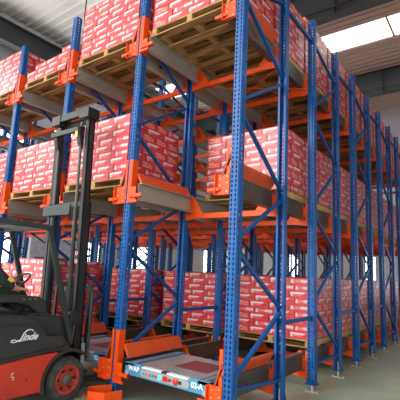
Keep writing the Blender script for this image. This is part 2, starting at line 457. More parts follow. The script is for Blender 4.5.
for lv in range(3):
    for ln in range(6):
        for k in range(1, 11 if ln < 3 else 8):
            if bm0 is None: bm0 = make_beam(0); o = bm0
            else: o = copy_tree(bm0)
            y = postY(k); side = -1 if k % 2 == 0 else 1
            o.location = (-(ln+.5)*W, y, .215 + LV[lv])
            tag(o, 'orange cross beam, %s upright position from front, %s level, %s' % (ORD[k], LEVEL[lv], LANE[ln]), None, 'orange cross beams under the rails')
# shuttle rails (along the lane) with entry guides in the first bay
def make_rail(s, L, n):
    """s=+1: rail on the lane's right side. Origin at the post axis."""
    root = thing('shuttle_rail', '', 'rail')
    f = lambda a: s*a
    web = [(-.125,.265),(-.21,.265),(-.21,.271),(-.131,.271),(-.131,.484),(-.19,.484),(-.19,.490),(-.125,.490)]
    MB().prism([(f(a), b) for a, b in web], .0, L, 'y').build('rail_profile', M['galv'], root)
    g = [(-.055,.625),(-.075,.640),(-.10,.615),(-.165,.492),(-.135,.492),(-.062,.60)]
    MB().prism([(f(a), b) for a, b in g], .03, 1.04, 'y').build('entry_guide', M['orange_dusty'], root)
    MB().box(min(f(-.122), f(-.125)), max(f(-.122), f(-.125)), .48, .56, .33, .38).build('paper_slip', M['slip'], root)
    return root
RL = postY(10)+.1
LIT_RAIL = {}
for lv in range(3):
    for ln in range(6):
        for s in (1, -1):
            key = ('rail', s)
            if key not in M: M[key] = make_rail(s, RL if True else 0, 0); o = M[key]
            else: o = copy_tree(M[key])
            o.location = (-(ln if s > 0 else ln+1)*W, 0, LV[lv])
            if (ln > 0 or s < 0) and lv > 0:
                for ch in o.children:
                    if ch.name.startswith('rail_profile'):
                        ch.data = LIT_RAIL.setdefault(s, ch.data.copy()); ch.data.materials[0] = M['galv_lit']
            tag(o, 'galvanised shuttle rail with orange entry guide, %s side of %s, %s level' % ('right' if s > 0 else 'left', LANE[ln], LEVEL[lv]), None, 'galvanised shuttle rails')
# front entry brackets bolted on the front posts
def make_entry(corner):
    root = thing('entry_bracket', '', 'bracket')
    y = -.056; lw = MB()
    lw.box(-.205, -.052, y-.006, y, .236, .456)                       # left wing
    lw.box(-.213, -.205, y-.045, y, .236, .456)                       # flange
    lw.box(-.205, -.05, y-.04, y, .230, .236)
    lw.build('left_wing', M['orange'], root)
    for (x, z) in ((-.165,.27),(-.165,.34),(-.165,.41),(-.075,.27),(-.075,.36),(-.075,.43)):
        MB().tube([(x,y-.012,z),(x,y-.004,z)], .006, 8).build('bolt', M['zinc'], root)
    sl = MB()
    if corner: sl.box(-.090, -.050, y-.002, y+.002, .236, .54); sl.box(-.090, -.050, y-.002, y+.002, .62, .80)
    else: sl.box(-.062, -.024, y-.002, y+.002, .236, .80); sl.box(-.062, -.057, y, .0, .236, .80)
    sl.build('left_sleeve', M['orange'], root)
    MB().prism([(-.15,.44),(-.13,.44),(-.062,.62),(-.06,.67),(-.068,.66)], y-.01, y+.03, 'y').build('guide_fin', M['fin'], root)
    pr = MB()
    pr.box(-.31, -.16, y-.035, y-.031, .275, .315); pr.box(-.31, -.16, y-.035, y-.005, .275, .280)
    pr.build('left_lug', M['orange'], root)
    if not corner:
        rs = MB()
        rs.box(.006, .062, y-.002, y+.002, .236, .80); rs.box(.057, .062, y, .04, .236, .80)
        rs.build('right_sleeve', M['orange'], root)
        rw = MB(); rw.box(.062, .15, y-.006, y, .236, .44); rw.box(.052, .22, y-.05, y, .230, .238); rw.box(.062, .22, y-.05, y-.045, .236, .262)
        rw.build('right_wing', M['orange'], root)
        r3 = MB(); r3.box(.06, .27, y-.03, y-.026, .30, .345); r3.box(.06, .27, y-.03, y+.02, .30, .306)
        r3.build('right_lug', M['orange'], root)
    return root
eb = [make_entry(False), make_entry(True)]; used = [0, 0]
for lv in range(3):
    for r in range(6):
        k = 1 if r == 0 else 0
        o = eb[k] if not used[k] else copy_tree(eb[k]); used[k] = 1
        o.location = (-r*W, 0, LV[lv])
        tag(o, 'orange bolted entry bracket on the front upright, %s level, %s' % (LEVEL[lv], ROWN[r]), None, 'orange entry brackets on the rack front')

# thin plan-bracing rods under the top level
rodp = []
for i, (ln, y0) in enumerate([(0, D), (1, D), (1, 2*PITCH), (0, 2*PITCH)]):
    for s in (0, 1):
        xa, xb = -(ln)*W-.06, -(ln+1)*W+.06
        if s: xa, xb = xb, xa
        z = LV[2]+.225 + .02*s
        rodp.append(tag(MB().tube([(xa, y0+.05, z), (xb, y0+G-.05, z)], .008, 6).build('bracing_rod', M['orange']),
            'thin orange bracing rod under the top level, %s, %s bay, %s diagonal' % (LANE[ln], ['first', 'second'][1 if y0 > D else 0], ['rising', 'falling'][s]), 'bracing rod', 'thin orange plan bracing rods'))

# ------------------------------------------------------------------ pallets
PX, PY = 1.28, 1.03
def make_pallet():
    root = thing('wooden_pallet', '', 'pallet')
    t = .018; m = MB(); n = 7
    for i in range(n):
        w = .115; y = i*(PY-w)/(n-1); m.box(-PX/2, PX/2, y, y+w, PAL_H-t, PAL_H)
    m.build('top_deck', M['wood'], root)
    m = MB()
    for y in (0, .30, .615, .915): m.box(-PX/2, PX/2, y, y+.115, 0, t)
    m.build('bottom_deck', M['wood'], root)
    for x in (-PX/2, -.04, PX/2-.08): MB().box(x, x+.08, .0, PY, t, PAL_H-t).build('bearer', M['woody'], root)
    return root

# ------------------------------------------------------------------ cartons
CL, CW, CH = .345, .2587, .099
def layer(par):
    """list of (x0,x1,y0,y1,long_along_x,col,row)"""
    out = []
    for i in range(3):
        x0 = -.6465 + (CW if par == 0 else 0) + i*CL
        for j in range(4): out.append((x0, x0+CL, j*CW, (j+1)*CW, True))
    xs = -.6465 if par == 0 else -.6465+3*CL
    for j in range(3): out.append((xs, xs+CW, j*CL, (j+1)*CL, False))
    return out
# (lane, level, y, layers, depth-index, name)
ST = []
def pile(ln, lv, y, n, di, cols=None): ST.append((ln, lv, y, n, di, cols))
for i in range(11):
    y = .02 + i*1.085
    if y < 10.4: pile(0, 2, y, 9 if i < 2 else 10, i)
for i in range(10):
    y = 1.41 + i*1.085
    if y < 10.4: pile(0, 1, y, 9, i)
for i in range(8):
    y = 2.42 + i*1.085
    if y < 10.4: pile(0, 0, y, 9, i)
pile(1, 2, .01, 9, 0); pile(1, 1, .01, 9, 0)
pile(2, 2, .01, 4, 0, [2, 3, 3, 4]); pile(2, 1, .01, 8, 0)
pile(3, 2, .01, 8, 0); pile(3, 1, .01, 8, 0)
for i in range(4): pile(1, 0, 2.35+i*1.085, 9, i)
pile(2, 0, .01, 9, 0, [9, 10, 10, 10])
for i in range(3): pile(2, 0, 2.35+i*1.085, 9, i+1)
for i in range(3): pile(3, 0, .05 + 2.3*(i > 0) + 1.085*max(0, i-1), 9 , i)
for i in range(3): pile(4, 0, 2.35 + i*1.085, 9, i)

pal0 = None; cart = []
NEARW = ['front', 'second', 'third', 'fourth', 'fifth', 'sixth', 'seventh', 'eighth', 'ninth', 'tenth', 'eleventh']
for si, (ln, lv, y, n, di, cols) in enumerate(ST):
    if pal0 is None: pal0 = make_pallet(); o = pal0
    else: o = copy_tree(pal0)
    cx = -(ln+.5)*W + (.0)
    z0 = RAIL_TOP + LV[lv] + .001
    o.location = (cx, y, z0)
    tag(o, 'wooden pallet under the %s carton stack from the front, %s level, %s' % (ORD[di], LEVEL[lv], LANE[ln]), None, 'loaded wooden pallets in the rack')
    zb = z0 + PAL_H + .001
    top = n if not cols else max(cols)
    hb = 0
    for k in range(top):
        par = k % 2
        for (x0, x1, y0, y1, lx) in layer(par):
            if cols:
                ci = min(3, int((((x0+x1)/2)+.6465)/1.293*4))
                if k >= cols[ci]: continue
                lim = cols[ci]
            else: lim = n
            front = y0 < .01; back = y1 > 1.03; left = x0 < -.64; right = x1 > .64
            if not (front or back or left or right or k >= lim-1 or cols): continue
            j = lambda: random.uniform(-.0035, .0035)
            dx, dy = j(), j()+.008
            cart.append(dict(si=si, k=k, front=front, right=right, left=left, x=x0, y=y0,
                b=(cx+x0+.0036+dx, cx+x1-.0036+dx, y+y0+.0036+dy, y+y1-.0036+dy, zb+k*CH, zb+(k+1)*CH-.0012), lx=lx, v=random.random()))
# the face order of a carton box: bottom, top, front(-y), right(+x), back(+y), left(-x)
def carton_faces(mb, uvs, c, origin=(0,0,0)):
    x0, x1, y0, y1, z0, z1 = c['b']; ox, oy, oz = origin
    mb.box(x0-ox, x1-ox, y0-oy, y1-oy, z0-oz, z1-oz)
    endt = 1 if (c['k'] % 2 == 0) ^ (c['v'] < .12) else 2
    lt = 2 if c['v'] > .8 else 0
    ty = [3, 3, lt if c['lx'] else endt, endt if c['lx'] else lt, lt if c['lx'] else endt, endt if c['lx'] else lt]
    # vertex order per face gives u along the horizontal edge, v up
    cu = {0: [(0,0),(0,1),(1,1),(1,0)], 1: [(0,0),(1,0),(1,1),(0,1)]}
    for i, t in enumerate(ty):
        q = cu[0] if i == 0 else cu[1]
        uvs += [(t + .001 + .998*a, b) for a, b in q]
def carton_mesh(cs, name, origin=(0,0,0)):
    mb = MB(); uvs = []
    for c in cs: carton_faces(mb, uvs, c, origin)
    me = bpy.data.meshes.new(name); me.from_pydata(mb.v, [], mb.f)
    l = me.uv_layers.new(name='UVMap'); l.data.foreach_set('uv', [x for p in uvs for x in p])
    me.materials.append(M['carton']); me.update(); return me

# ------------------------------------------------------------------ radio shuttles
def text_mesh(s, size, name, m, parent, mtx, shear=0, ext=.001):
    cu = bpy.data.curves.new(name, 'FONT'); cu.body = s; cu.size = size; cu.extrude = ext; cu.shear = shear; cu.align_x = 'CENTER'; cu.align_y = 'CENTER'; cu.offset = size*.03
    tmp = bpy.data.objects.new('tmp', cu); COL.objects.link(tmp)
    bpy.context.view_layer.update()
    me = bpy.data.meshes.new_from_object(tmp.evaluated_get(bpy.context.evaluated_depsgraph_get()))
    bpy.data.objects.remove(tmp); me.materials.clear(); me.materials.append(m); me.transform(mtx)
    o = bpy.data.objects.new(name, me); COL.objects.link(o); o.parent = parent; return o
FRONT = Matrix(((1,0,0,0),(0,0,-1,0),(0,1,0,0),(0,0,0,1)))   # text facing -Y, upright
RIGHT = Matrix(((0,0,1,0),(1,0,0,0),(0,1,0,0),(0,0,0,1)))    # text facing +X, upright
def make_shuttle(cx, y0, label):
    s = thing('pallet_shuttle', label, 'shuttle cart', (cx, y0, LV[0]))
    hw = .595; L = .94; zb, zt = .335, .462
    MB().box(-hw+.02, hw-.02, .03, L-.02, zb, zt-.03).build('chassis', M['mid_blue'], s, bevel=.006)
    MB().box(-hw+.06, hw-.06, .035, L-.03, zt-.03, zt-.008).build('top_plate', M['steel_top'], s)
    for sx in (-1, 1):
        MB().box(min(sx*(hw-.15), sx*hw), max(sx*(hw-.15), sx*hw), .0, L, zt-.035, zt+.004).build('lift_bar', M['mid_blue'], s, bevel=.004)
        MB().box(min(sx*(hw-.10), sx*(hw-.075)), max(sx*(hw-.10), sx*(hw-.075)), .05, L-.05, zt+.003, zt+.006).build('yellow_stripe', M['yellow_edge'], s)
    p = MB().prism([(-hw,zb+.0),(hw,zb),(hw,zt+.006),(hw-.24,zt+.006),(hw-.28,zt-.022),(-hw+.28,zt-.022),(-hw+.24,zt+.006),(-hw,zt+.006)], .0, .03, 'y')
    p.build('front_panel', M['sky_blue'], s, bevel=.004)
    MB().box(-hw+.27, hw-.27, -.004, .05, zt-.021, zt-.006).build('white_edge', M['white'], s)
    r = MB().prism([( .33*math.cos(a)*.14+(1 if math.cos(a)>0 else -1)*.30, .395+.042*math.sin(a)) for a in [2*math.pi*i/24 for i in range(24)]], -.008, .001, 'y')
    r.build('control_panel', M['panel_grey'], s)
    for i, (x, m, rr, nm) in enumerate([(-.30,'panel_grey',.012,'button'),(-.26,'panel_grey',.012,'button'),(-.205,'btn_orange',.016,'button'),(-.155,'btn_blue',.016,'button'),(-.105,'btn_red',.014,'button'),(-.045,'lamp_green',.024,'indicator_lamp'),(.09,'faded_red',.017,'button'),(.17,'btn_red',.034,'stop_button')]):
        MB().lathe([(rr*.7,-.008),(rr,-.014),(rr,-.022),(rr*.6,-.032 if nm == 'stop_button' else -.025)], (x,0,.397), 'y', 16).build(nm, M[m], s, smooth=True)
    MB().box(-.005, .055, -.02, -.007, .372, .422).build('rocker_switch', M['btn_red'], s)
    MB().box(.215, .245, -.018, -.007, .382, .412).build('key_socket', M['black'], s)
    MB().box(-.04, .04, -.006, .06, zt-.02, zt-.003).build('sensor_window', M['black'], s)
    text_mesh('WAP', .075, 'lettering', M['white'], s, Matrix.Translation((-hw+.14, -.003, .412)) @ FRONT)
    text_mesh('02-A', .075, 'lettering', M['white'], s, Matrix.Translation((hw-.155, -.003, .405)) @ FRONT)
    pr = MB().box(-.12, .34, .3, .72, zt-.0075, zt-.0065); pr.build('top_print', M['faded_red'], s)
    for sx in (-1, 1):
        for y in (.12, L-.12):
            MB().lathe([(.045,-.02),(.05,-.015),(.05,.015),(.045,.02)], (sx*(hw-.01), y, .321), 'x', 20).build('wheel', M['hub'], s, smooth=True)
        MB().lathe([(.02,-.02),(.028,-.02),(.028,.0)], (sx*(hw-.045), .0, .36), 'y', 14).build('corner_bumper', M['panel_grey'], s)
    return s
make_shuttle(-.5*W, -.05, 'pale blue radio shuttle cart with red stop button, on the ground rails at front')
make_shuttle(-1.5*W, .0, 'pale blue radio shuttle cart partly hidden behind the forklift mast')

# ------------------------------------------------------------------ floor pieces
t = thing('post_guard', 'bent orange steel guard standing on the floor before the front upright', 'guard', (-W, -.30, 0))
gp = [(.30,.10),(.27,-.03),(.10,-.13),(-.02,-.17),(-.10,-.10),(-.10,.0),(.10,.12)]
gi = [(a*.965+.003, b*.93) for a, b in gp]
gp = [(.27,.16),(.22,-.05),(.05,-.14),(-.10,-.02),(.03,.22)]
gi = [(.262,.158),(.214,-.044),(.05,-.132),(-.092,-.018),(.036,.216)]
def ribbon(o, i, z0, z1):
    mb = MB(); n = len(o)
    for a in range(n-1):
        q = [o[a], o[a+1], i[a+1], i[a]]
        mb.prism(q, z0, z1, 'z')
    return mb
ribbon(gp, gi, .008, .19).build('guard_plate', M['orange'], t)
MB().box(-.02, .2, -.04, .1, 0, .008).build('floor_plate', M['orange'], t)
MB().prism([(-.02,0),(.14,0),(.12,.012),(.0,.035)], -.07, .09, 'y').build('floor_chock', M['orange'])
o = bpy.data.objects['floor_chock']; o.location = (-1.93, -.12, 0); o.rotation_euler = (0,0,.3)
tag(o, 'small flat orange steel piece on the floor beside the front tyre', 'floor plate')

# ------------------------------------------------------------------ forklift (heads into the rack, +Y)
FX = -2.46; SX = .56
FL = thing('forklift', 'red and black forklift truck with tall dark mast, facing the rack', 'forklift', (FX, -1.2, 0))
def F(mb, name, m, parent=None, **k):
    mb.v = [(x-(FX if parent in (None, FL) or True else 0), y+1.2, z) for x, y, z in mb.v]
    return mb.build(name, M[m], parent or FL, **k)
xl, xr = FX-SX, FX+SX
# red chassis side (outline in Y-Z), wheel arch cut out
wc = (-.455, .25)
arch = [(wc[0]+.31*math.cos(a), wc[1]+.31*math.sin(a)) for a in [math.radians(t_) for t_ in range(200, 55, -10)]]
body = [(-3.0,.25),(-2.85,.17),(-.80,.17)] + [(y, z) for y, z in arch if y < wc[0]+.05 and z < .545] + [(-.62,.56),(-.85,.56),(-1.3,.52),(-1.7,.51),(-3.0,.50)]
F(MB().prism(body, xl, xr, 'x'), 'chassis', 'red', bevel=.012)
# black hood: outline with step
hood = [(-2.55,.505),(-1.7,.51),(-1.27,.52),(-.75,.57),(-.43,.56),(-.47,.64),(-.56,.735),(-.76,.75),(-.79,.78),(-.82,.84),(-.88,.89),(-.96,.955),(-1.13,.995),(-1.34,1.0),(-2.5,1.02)]
F(MB().prism(hood, xl+.012, xr-.012+.02, 'x'), 'hood', 'black', bevel=.018)
lip = MB()
for (a, b) in (((-2.4,.56),(-1.2,.57)),((-1.2,.57),(-.80,.61)),((-.80,.61),(-.50,.625)),((-.50,.625),(-.57,.72))): lip.bar((xr+.010,a[0],a[1]),(xr+.010,b[0],b[1]),[(-.006,-.006),(.006,-.006),(.006,.006),(-.006,.006)])
F(lip, 'trim_moulding', 'dark')
F(MB().prism([(-2.45,.90),(-1.02,.905),(-.93,.86),(-.84,.80),(-.85,.79),(-.94,.848),(-1.03,.89),(-2.45,.885)], xr-.004, xr+.014, 'x'), 'trim_moulding', 'dark')
# counterweight (rear, off to the left)
cwt = [(-3.15,.3),(-2.5,.3),(-2.5,1.02),(-2.75,1.04),(-3.05,.95),(-3.2,.7)]
F(MB().prism(cwt, xl, xr, 'x'), 'counterweight', 'red', bevel=.05)
# floor plate / cowl in front of the driver
cowl = [(-.95,.60),(-.40,.58),(-.34,.62),(-.34,.72),(-.38,.86),(-.50,.93),(-.95,.985)]
F(MB().prism(cowl, xl+.12, xr-.10, 'x'), 'front_cowl', 'black', bevel=.02)
# fender
fo = [(wc[0]+.335*math.cos(math.radians(a)), wc[1]+.335*math.sin(math.radians(a))) for a in range(200, 40, -10)]
fi = [(wc[0]+.30*math.cos(math.radians(a)), wc[1]+.30*math.sin(math.radians(a))) for a in range(200, 40, -10)]
for sgn in (1, -1):
    x0, x1 = (xr-.26, xr+.012) if sgn > 0 else (xl-.012, xl+.26)
    F(MB().prism(fo + fi[::-1], x0, x1, 'x'), 'fender', 'black')
# wheels
def wheel(x, y, r, w, side):
    t_ = MB().lathe([(r*.60,-w/2),(r*.88,-w/2),(r*.97,-w/2+.02),(r,-w/2+.05),(r,w/2-.05),(r*.97,w/2-.02),(r*.88,w/2),(r*.60,w/2),(r*.60,-w/2)], (x,y,r), 'x', 40, cap=False)
    for i in range(30):
        a = 2*math.pi*i/30; ca, sa = math.cos(a), math.sin(a)
        for sg in (-1, 1):
            p0 = (x+sg*w/2*.98, y+ca*r*.93, r+sa*r*.93); a2 = a+.07
            p1 = (x+sg*.01, y+math.cos(a2)*r*.992, r+math.sin(a2)*r*.992)
            t_.bar(p0, p1, [(-.009,-.008),(.009,-.008),(.009,.008),(-.009,.008)], up=(0,ca,sa))
    tt = F(t_, 'tyre', 'tyre', smooth=True)
    o_ = side*w/2
    d = side
    rim = MB().lathe([(r*.62,d*(w/2-.06)),(r*.64,d*(w/2+.004)),(r*.56,d*(w/2+.002)),(r*.52,d*(w/2-.035)),(r*.36,d*(w/2-.04)),(r*.30,d*(w/2-.02)),(r*.26,d*(w/2-.02)),(r*.1,d*(w/2-.02))], (x,y,r), 'x', 40)
    R = F(rim, 'rim', 'rim', smooth=True)
    hb = MB().lathe([(r*.24,d*(w/2-.03)),(r*.24,d*(w/2+.0)),(r*.16,d*(w/2+.018)),(r*.05,d*(w/2+.02))], (x,y,r), 'x', 20)
    F(hb, 'hub_cap', 'hub', smooth=True)
    for i in range(6):
        a = 2*math.pi*i/6; yy, zz = y+math.cos(a)*r*.43, r+math.sin(a)*r*.43
        F(MB().tube([(x+d*(w/2-.04),yy,zz),(x+d*(w/2-.008),yy,zz)], .013, 6), 'wheel_nut', 'dark')
wheel(xr-.085, -.455, .245, .19, 1); wheel(xl+.085, -.455, .245, .19, -1)
wheel(xr-.12, -2.3, .21, .15, 1); wheel(xl+.12, -2.3, .21, .15, -1)
# mast, leaning slightly back
def my(z): return -.215 - .032*z
def col(x0, x1, z0, z1, d0, d1, name='mast_channel', m='dark'):
    mb = MB(); rings = []
    for z in (z0, z1):
        y = my(z); rings.append([(x0, y+d0, z), (x1, y+d0, z), (x1, y+d1, z), (x0, y+d1, z)])
    mb.loft(rings); return F(mb, name, m)
mxl, mxr = -2.85, -2.07
for s, xo in ((1, mxr), (-1, mxl)):
    a = lambda v: xo - s*v
    q = lambda u, v: (min(a(u), a(v)), max(a(u), a(v)))
    # outer channel (C): web and two flanges
    mb = MB()
    for (u, v, d0, d1) in ((0, .018, -.06, .07), (0, .06, -.06, -.045), (0, .06, .055, .07)):
        x0, x1 = q(u, v)
        mb.loft([[(x0, my(z)+d0, z), (x1, my(z)+d0, z), (x1, my(z)+d1, z), (x0, my(z)+d1, z)] for z in (.16, 2.35)])
    F(mb, 'mast_channel', 'dark')
    # inner channel, raised
    mb = MB()
    for (u, v, d0, d1) in ((.015, .035, -.045, .055), (.015, .085, -.045, -.028), (.015, .085, .038, .055)):
        x0, x1 = q(u, v)
        mb.loft([[(x0, my(z)+d0, z), (x1, my(z)+d0, z), (x1, my(z)+d1, z), (x0, my(z)+d1, z)] for z in (1.2, 3.55)])
    F(mb, 'mast_channel', 'dark')
    # lift cylinder and rod behind each channel
    cx_ = a(.145)
    F(MB().tube([(cx_, my(.3)-.06, .3), (cx_, my(2.28)-.06, 2.28)], .028, 12), 'lift_cylinder', 'guardgrey', smooth=True)
    F(MB().tube([(cx_, my(2.28)-.06, 2.28), (cx_, my(3.42)-.06, 3.42)], .02, 12), 'piston_rod', 'hub', smooth=True)
    # chain
    cx2 = a(.115)
    mb = MB()
    for i in range(34):
        z = .7 + i*.08; mb.box(cx2-.009, cx2+.009, my(z)+.0, my(z)+.018, z, z+.06)
    F(mb, 'lift_chain', 'dark')
    # head plates
    x0, x1 = q(-.02, .17)
    mb = MB().loft([[(x0, my(3.5)-.1, z), (x1, my(3.5)-.1, z), (x1, my(3.5)+.09, z), (x0, my(3.5)+.09, z)] for z in (3.46, 3.60)])
    F(mb, 'mast_head', 'dark', bevel=.008)
    x0, x1 = q(.10, .17)
    F(MB().prism([(my(3.3)-.12, 3.34), (my(3.3)-.04, 3.36), (my(3.3)-.04, 3.05), (my(3.3)-.09, 3.12), (my(3.3)-.12, 3.25)], x0, x1, 'x'), 'cylinder_bracket', 'dark')
F(MB().box(mxl, mxr, my(3.5)-.09, my(3.5)-.03, 3.50, 3.60), 'mast_crossbar', 'dark', bevel=.008)
F(MB().box(mxl+.03, mxr-.03, my(3.5)+.02, my(3.5)+.08, 3.44, 3.52), 'mast_crossbar', 'dark', bevel=.008)
F(MB().box(mxl+.05, mxr-.12, my(3.3)-.14, my(3.3)-.09, 3.27, 3.34), 'mast_crossbar', 'dark', bevel=.008)
F(MB().box(mxl-.02, mxr-.20, my(2.25)-.12, my(2.25)-.09, 2.17, 2.31), 'mast_crossbar', 'guardgrey', bevel=.008)
F(MB().box(mxl+.1, mxr-.05, my(2.3)-.01, my(2.3)+.05, 2.28, 2.36), 'mast_crossbar', 'guardgrey', bevel=.008)
F(MB().box(mxl, mxr, my(.5)-.05, my(.5)+.03, .35, .50), 'mast_crossbar', 'dark', bevel=.008)
F(MB().box(mxr-.16, mxr-.115, my(3.3)-.143, my(3.3)-.139, 3.19, 3.27), 'yellow_sticker', 'yellow')
for z in (1.68, 1.58):
    F(MB().lathe([(.033,0),(.033,-.002)], (mxr-.055, my(z)-.0615, z), 'y', 20), 'warning_sticker', 'red')
    F(MB().lathe([(.024,0),(.024,-.003)], (mxr-.055, my(z)-.0615, z), 'y', 20), 'sticker_face', 'white')
    F(MB().box(mxr-.063, mxr-.047, my(z)-.066, my(z)-.0645, z-.016, z+.016), 'sticker_mark', 'black')
# carriage, backrest and forks
cb = MB()
for x in (mxl+.03, mxl+.28, FX, mxr-.28, mxr-.03): cb.box(x-.018, x+.018, -.10, -.07, .50, 1.30)
F(cb, 'load_backrest', 'dark')
F(MB().box(mxl, mxr+.02, -.10, -.065, 1.25, 1.30), 'load_backrest_bar', 'dark', bevel=.006)
F(MB().box(mxl, mxr, -.11, -.06, .50, .58), 'fork_carriage', 'dark'); F(MB().box(mxl, mxr, -.11, -.06, .16, .24), 'fork_carriage', 'dark')
F(MB().box(mxr-.035, mxr+.0, -.20, -.10, .24, .58), 'carriage_side_plate', 'zinc', bevel=.006)
F(MB().tube([(mxr-.16,-.09,1.28),(mxr-.02,-.09,1.27),(mxr+.02,-.085,1.20),(mxr+.02,-.085,.45)], .022, 10), 'backrest_tube', 'guardgrey', smooth=True)
for x in (FX-.2, FX+.14):
    F(MB().prism([(-.06,.55),(-.06,.10),(.02,.06),(.40,.065),(.40,.08),(.02,.1),(-.02,.13),(-.02,.55)], x-.05, x+.05, 'x'), 'fork', 'hub')
# overhead guard
og = MB()
pr_ = [(-.028,-.028),(.028,-.028),(.028,.028),(-.028,.028)]
og.bar((xr-.05,-2.3,1.97),(xr-.05,-.86,1.94), pr_); og.bar((xl+.05,-2.3,1.97),(xl+.05,-.86,1.94), pr_)
og.bar((xl+.02,-.86,1.94),(xr-.02,-.86,1.94), pr_); og.bar((xl+.02,-2.3,1.97),(xr-.02,-2.3,1.97), pr_)
for i in range(7):
    y = -1.05-i*.18; og.bar((xl+.05,y,1.955),(xr-.05,y,1.955), [(-.012,-.02),(.012,-.02),(.012,.02),(-.012,.02)])
F(og, 'overhead_guard_roof', 'guardgrey', bevel=.006)
for x, y_ in ((xr-.05, 0), (xl+.17, .03)):
    F(MB().bar((x,-.86+y_,1.94),(x,-.42+y_,.64), [(-.022,-.03),(.022,-.03),(.022,.03),(-.022,.03)]), 'guard_pillar', 'guardgrey', bevel=.006)
    F(MB().bar((x,-2.25,1.96),(x,-2.4,1.0), [(-.022,-.03),(.022,-.03),(.022,.03),(-.022,.03)]), 'guard_pillar', 'guardgrey', bevel=.006)
# console, seat, steering wheel, levers, work lamp
F(MB().prism([(-1.05,1.02),(-.78,1.0),(-.64,.94),(-.62,.86),(-.80,.84),(-.9,.95),(-1.05,.96)], FX-.15, FX+.22, 'x'), 'console', 'black', bevel=.015)
F(MB().prism([(-1.6,1.10),(-1.6,1.20),(-1.06,1.185),(-.83,1.165),(-.745,1.12),(-.70,1.03),(-.72,.97),(-.84,.99),(-.95,1.07),(-1.1,1.105)], FX+.30, xr-.13, 'x'), 'armrest', 'black', bevel=.02)
for i, y in enumerate((-1.02, -.95, -.88)):
    F(MB().lathe([(.018,0),(.018,.01),(.012,.016)], (xr-.13, y, 1.14), 'x', 12), 'control_knob', ['hub', 'hub', 'hub'][i])
F(MB().tube([(FX+.40,-.82,1.15),(FX+.40,-.82,1.185)], .016, 10), 'control_lever', 'amber')
F(MB().prism([(-1.75,1.02),(-1.2,1.02),(-1.18,1.06),(-1.62,1.12),(-1.72,1.6),(-1.84,1.6)], FX-.25, FX+.25, 'x'), 'seat', 'black', bevel=.03)
sw = MB(); cs_ = Vector((FX+.02, -.89, 1.31)); nrm = Vector((0, -.6, .8)).normalized(); u_ = Vector((1,0,0)); w_ = nrm.cross(u_)
pts = [cs_ + .155*(math.cos(2*math.pi*i/28)*u_ + math.sin(2*math.pi*i/28)*w_) for i in range(29)]
sw.tube(pts, .013, 8, cap=False)
for a in (0, 2.1, 4.2): sw.tube([cs_, cs_+.15*(math.cos(a)*u_+math.sin(a)*w_)], .01, 6)
F(sw, 'steering_wheel', 'black', smooth=True)
F(MB().tube([cs_, (FX, -.60, .9)], .03, 10), 'steering_column', 'black')
F(MB().box(-2.09, -1.96, -.44, -.29, .83, .985), 'work_lamp', 'dark', bevel=.015)
F(MB().box(-2.03, -1.99, -.447, -.438, .955, .975), 'lamp_lens', 'amber')
F(MB().tube([(-1.99,-.36,.84),(-1.99,-.38,.60)], .012, 8), 'lamp_bracket', 'hub')
# maker's lettering and side mark
S1 = Matrix.Translation((xr+.0115-FX, -1.04+1.2, .765)) @ RIGHT @ Matrix.Rotation(.0, 4, 'Z')
text_mesh('inde', .10, 'maker_lettering', M['white'], FL, Matrix.Translation((xr+.0115-FX, -.985+1.2, .765)) @ RIGHT, shear=.45)
sw_ = MB()
def stroke(pts, r=.006):
    sw_.tube([(xr+.012, -1.235+.055+(y+1.235)*.85, .735+(z-.705)*.8-.01) for y, z in pts], r, 6)
stroke([(-1.235,.712),(-1.20,.705),(-1.16,.715),(-1.12,.735),(-1.10,.775),(-1.085,.81),(-1.06,.835),(-1.02,.85),(-.985,.845),(-.965,.825)])
stroke([(-1.235,.712),(-1.245,.722),(-1.23,.735),(-1.20,.735),(-1.17,.722),(-1.13,.712),(-1.10,.72)])
F(sw_, 'maker_lettering', 'white')
mk = MB(); mk.tube([(xr+.002,-1.11,.42),(xr+.002,-1.135,.41),(xr+.002,-1.13,.385),(xr+.002,-1.105,.38),(xr+.002,-1.11,.35)], .004, 5); F(mk, 'paint_mark', 'white')
F(MB().lathe([(.012,0),(.012,.003)], (xr, -.96, .33), 'x', 12), 'bolt_hole', 'black')

# ------------------------------------------------------------------ driver (seated, hand on the lever)
def skin_body(name, verts, edges, radii, m, parent=None, root=0, sub=2):
    me = bpy.data.meshes.new(name); me.from_pydata(verts, edges, [])
    o = bpy.data.objects.new(name, me); COL.objects.link(o)
    md = o.modifiers.new('skin', 'SKIN')
    for i, r in enumerate(radii):
        v = me.skin_vertices[0].data[i]; v.radius = (r, r) if not isinstance(r, tuple) else r; v.use_root = (i == root)
    s = o.modifiers.new('sub', 'SUBSURF'); s.levels = s.render_levels = sub
    dg_ = bpy.context.evaluated_depsgraph_get(); bpy.context.view_layer.update()
    me2 = bpy.data.meshes.new_from_object(o.evaluated_get(bpy.context.evaluated_depsgraph_get()))
    bpy.data.objects.remove(o)
    me2.materials.clear(); me2.materials.append(m)
    for p in me2.polygons: p.use_smooth = True
    o = bpy.data.objects.new(name, me2); COL.objects.link(o); o.parent = parent
    return o
px = FX + .02
PB = (px, -1.42, 1.12)
PERS = thing('person', 'seated person in a dark green jacket, hand resting on the forklift controls', 'person', PB)
def rel(v): return [(a-PB[0], b-PB[1], c-PB[2]) for a, b, c in v]
hx = px + .36
V = [(px,-1.42,1.22),(px,-1.44,1.42),(px,-1.43,1.62),(px,-1.42,1.74),(px,-1.40,1.82),(px,-1.39,1.90)]
Ed = [(0,1),(1,2),(2,3),(3,4),(4,5)]; Rd = [.13,.13,.14,.06,.085,.09]
def addc(pts, rs, start):
    k = start
    for p_, r_ in zip(pts, rs):
        V.append(p_); Rd.append(r_); Ed.append((k, len(V)-1)); k = len(V)-1
    return k
wr = (px+.33, -1.09, 1.25)
